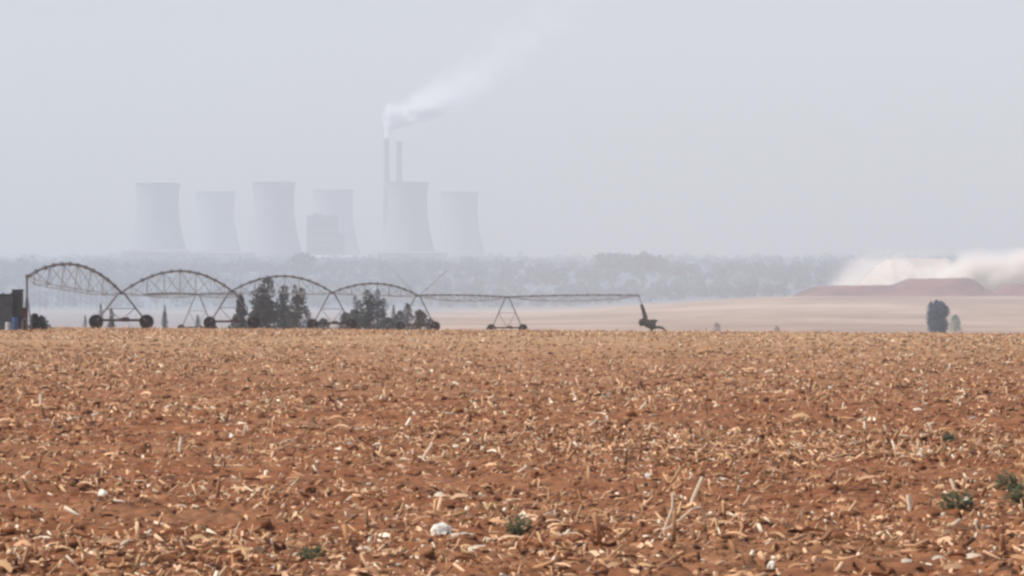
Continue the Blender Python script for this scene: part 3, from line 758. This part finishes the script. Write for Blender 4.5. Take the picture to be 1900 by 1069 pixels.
heap([(1455, 560), (1470, 550), (1484, 540), (1502, 533), (1530, 529), (1660, 527), (1672, 521), (1692, 516), (1793, 515), (1804, 519), (1822, 533), (1838, 541), (1860, 547), (1885, 560)], 3350, 130, 'long mauve-red flat-topped spoil heap on the right horizon', RED, amp=.45)
heap([(1810, 562), (1848, 538), (1868, 526), (1995, 524), (2050, 562)], 3420, 120, 'pinkish spoil heap cut off by the right edge of the frame', REDP, amp=.45)
heap([(1585, 530), (1612, 512), (1628, 494), (1650, 480), (1700, 478), (1756, 479), (1775, 492), (1800, 497), (1835, 530)], 3800, 150, 'cream-white ash heap rising behind the long red spoil heap', ASH, 'ash_heap', .18)

# ------------------------------------------------------------------ smoke
def tube_volume(name, path, d, m, flat=1., n=20):
    s = d / F; pts = [Vector((wx(p[0], d), d + p[3] if len(p) > 3 else d, wz(p[1], d))) for p in path]; rad = [p[2] * s for p in path]
    vs = []; fs = []
    for i, p in enumerate(pts):
        t = (pts[min(i + 1, len(pts) - 1)] - pts[max(i - 1, 0)]).normalized(); u = t.cross(Vector((0, 1, 0))).normalized(); w = Vector((0, 1, 0))
        for k in range(n):
            a = 2 * math.pi * k / n; rr = rad[i] * (1 + .22 * mnoise.noise(Vector((i * .9, math.cos(a) * 1.2, math.sin(a) * 1.2))))
            vs.append(p + u * math.cos(a) * rr + w * math.sin(a) * rr * flat)
    for i in range(len(pts) - 1):
        for k in range(n):
            a = i * n + k; b = i * n + (k + 1) % n; fs.append((a, b, b + n, a + n))
    fs.append(tuple(range(n))[::-1]); fs.append(tuple(range((len(pts) - 1) * n, len(pts) * n)))
    me = bpy.data.meshes.new(name); me.from_pydata(vs, [], fs); me.update()
    o = link(name, me, m, None, True); return o
def soft_smoke(name, rows, d, dens, power, flat=1., nscale=.03, rate=.4, wob=.75, scol=(1, 1, 1)):
    """smoke whose middle line and half width follow its height; ragged, thinning outwards and upwards. rows: (y, left, right, strength)"""
    m = bpy.data.materials.new(name); m.use_nodes = True; nt = m.node_tree; nt.nodes.clear()
    N = nt.nodes.new; Lk = nt.links.new
    out = N('ShaderNodeOutputMaterial'); v = N('ShaderNodeVolumePrincipled'); Lk(v.outputs[0], out.inputs['Volume'])
    v.inputs['Color'].default_value = (*scol, 1)
    g = N('ShaderNodeNewGeometry'); n1 = noise_node(nt, g.outputs['Position'], nscale, 4, .6)
    sp = N('ShaderNodeSeparateXYZ'); Lk(g.outputs['Position'], sp.inputs[0])
    zs = [wz(r[0], d) for r in rows]; z0, z1 = min(zs), max(zs)
    xs = [wx(r[1], d) for r in rows] + [wx(r[2], d) for r in rows]; x0, x1 = min(xs), max(xs)
    def M(op, a, b=None, c=None):
        n = N('ShaderNodeMath'); n.operation = op
        for i, q in enumerate((a, b, c)):
            if q is None: continue
            if isinstance(q, (int, float)): n.inputs[i].default_value = q
            else: Lk(q, n.inputs[i])
        return n.outputs[0]
    t = M('DIVIDE', M('SUBTRACT', sp.outputs[2], z0), z1 - z0)
    def curve(vals):
        n = N('ShaderNodeFloatCurve'); c = n.mapping.curves[0]
        pts = sorted(zip([(z - z0) / (z1 - z0) for z in zs], vals))
        while len(c.points) < len(pts): c.points.new(.5, .5)
        for p, q in zip(c.points, pts): p.location = q; p.handle_type = 'AUTO_CLAMPED'
        n.mapping.update(); Lk(t, n.inputs['Value']); return n.outputs[0]
    cx = M('MULTIPLY_ADD', curve([((wx(r[1], d) + wx(r[2], d)) / 2 - x0) / (x1 - x0) for r in rows]), x1 - x0, x0)
    hw = M('MULTIPLY', curve([(wx(r[2], d) - wx(r[1], d)) / 2 / (x1 - x0) for r in rows]), x1 - x0)
    st = curve([r[3] for r in rows])
    ax = M('DIVIDE', M('SUBTRACT', sp.outputs[0], cx), hw); ay = M('DIVIDE', M('SUBTRACT', sp.outputs[1], d), M('MULTIPLY', hw, flat))
    rr = M('SQRT', M('ADD', M('MULTIPLY', ax, ax), M('MULTIPLY', ay, ay)))
    rr = M('ADD', rr, M('MULTIPLY', M('SUBTRACT', n1.outputs['Fac'], .5), wob * 2))
    k = N('ShaderNodeMapRange'); k.interpolation_type = 'SMOOTHSTEP'; k.inputs[1].default_value = 1.; k.inputs[2].default_value = .1; k.inputs[3].default_value = 0; k.inputs[4].default_value = 1
    Lk(rr, k.inputs[0])
    Lk(M('MULTIPLY', M('MULTIPLY', k.outputs[0], M('POWER', st, power)), dens), v.inputs['Density'])
    try: m.cycles.volume_step_rate = rate
    except Exception: pass
    b = MB(); vs = []; fs = []; nseg = 20; R_ = sorted(rows, key=lambda r: -r[0])
    for r in R_:
        c = (wx(r[1], d) + wx(r[2], d)) / 2; h = (wx(r[2], d) - wx(r[1], d)) / 2 * 1.3
        for q in range(nseg):
            a = 2 * math.pi * q / nseg; vs.append((c + math.cos(a) * h, d + math.sin(a) * h * flat, wz(r[0], d)))
    for i in range(len(R_) - 1):
        for q in range(nseg):
            A = i * nseg + q; B = i * nseg + (q + 1) % nseg; fs.append((A, B, B + nseg, A + nseg))
    fs.append(tuple(range(nseg))[::-1]); fs.append(tuple(range((len(R_) - 1) * nseg, len(R_) * nseg)))
    b.add(vs, fs); return m, b
m, b = soft_smoke('white_smoke', [(256.5, 712, 722, .95), (246, 712, 729, 1.), (234, 713, 762, .98), (220, 716, 802, .93), (205, 722, 836, .80), (192, 738, 872, .60), (168, 768, 915, .45), (135, 805, 965, .36), (95, 855, 1020, .31), (50, 905, 1080, .27), (5, 955, 1130, .23), (-25, 990, 1170, .17)], 9600, .75, 4.0, .8, .03, .28, 1.6)
tag(b.build('smoke_plume', m), 'white smoke plume puffing from the left chimney and trailing up to the right', 'smoke')
m, b = soft_smoke('white_dust', [(556, 1610, 1990, 1.), (540, 1615, 2010, 1.), (520, 1630, 2040, .95), (505, 1640, 2070, .85), (492, 1665, 2100, .66), (480, 1700, 2130, .44), (470, 1740, 2160, .27), (458, 1790, 2190, .1)], 3640, .4, 1.5, .3, .03, .45, 1.25, (1, .965, .915))
tag(b.build('smoke_bank', m), 'dense white smoke drifting at the right edge above the spoil heaps', 'smoke')
m, b = soft_smoke('thin_dust', [(556, 1455, 1690, 1.), (540, 1465, 1695, 1.), (520, 1485, 1705, .9), (505, 1500, 1720, .75), (490, 1520, 1740, .6), (480, 1540, 1750, .4), (472, 1565, 1770, .22), (462, 1590, 1790, .08)], 3960, .16, 1.6, .35, .022, .5, 1., (1, .98, .95))
tag(b.build('smoke_bank', m), 'thin pale smoke left of the cream-white ash heap', 'smoke')

# ------------------------------------------------------------------ haze
b = MB(); b.box((0, 5600, 322), (6400, 12400, 666)); hz = MB()
HZ = bpy.data.materials.new('haze'); HZ.use_nodes = True; nt = HZ.node_tree; nt.nodes.clear()
out = nt.nodes.new('ShaderNodeOutputMaterial'); v = nt.nodes.new('ShaderNodeVolumePrincipled'); nt.links.new(v.outputs[0], out.inputs['Volume'])
v.inputs['Color'].default_value = (.878, .917, .948, 1); v.inputs['Density'].default_value = 1.55e-4; v.inputs['Anisotropy'].default_value = 0.
try: HZ.cycles.homogeneous_volume = True
except Exception: pass
tag(b.build('haze', HZ), kind='stuff')

# ------------------------------------------------------------------ light
EL, SX, SY = R(56), -1., -.04
W = bpy.data.worlds.new('World'); S.world = W; W.use_nodes = True; nt = W.node_tree
sky = nt.nodes.new('ShaderNodeTexSky'); sky.sky_type = 'NISHITA'; sky.sun_disc = False
sky.sun_elevation = EL; sky.sun_rotation = math.atan2(SX, SY); sky.dust_density = 3.; sky.air_density = 1.
bg = nt.nodes['Background']; bg.inputs['Strength'].default_value = .15
nt.links.new(sky.outputs[0], bg.inputs['Color'])
L = bpy.data.lights.new('sun', 'SUN'); L.energy = 3.7; L.angle = R(.5); L.color = (1, .965, .915)
so = bpy.data.objects.new('sun', L); COL.objects.link(so)
dv = Vector((SX * math.cos(EL), SY * math.cos(EL), math.sin(EL)))
so.rotation_euler = dv.to_track_quat('Z', 'Y').to_euler(); so.location = (-50, 0, 300)

# ------------------------------------------------------------------ camera and render
cam = bpy.data.cameras.new('camera'); cam.lens = 36 * F / 1900; cam.sensor_width = 36; cam.clip_end = 30000; cam.clip_start = .5
co = bpy.data.objects.new('camera', cam); COL.objects.link(co); co.location = (0, 0, CAMZ)
co.rotation_euler = (R(90) + math.atan((HORY - 534.5) / F), 0, 0); S.camera = co
S.view_settings.view_transform = 'Standard'; S.view_settings.look = 'None'; S.view_settings.exposure = .12; S.view_settings.gamma = 1
S.cycles.use_denoising = True
S.cycles.volume_bounces = 5; S.cycles.max_bounces = 14
S.cycles.pixel_filter_type = 'GAUSSIAN'; S.cycles.filter_width = 3.1
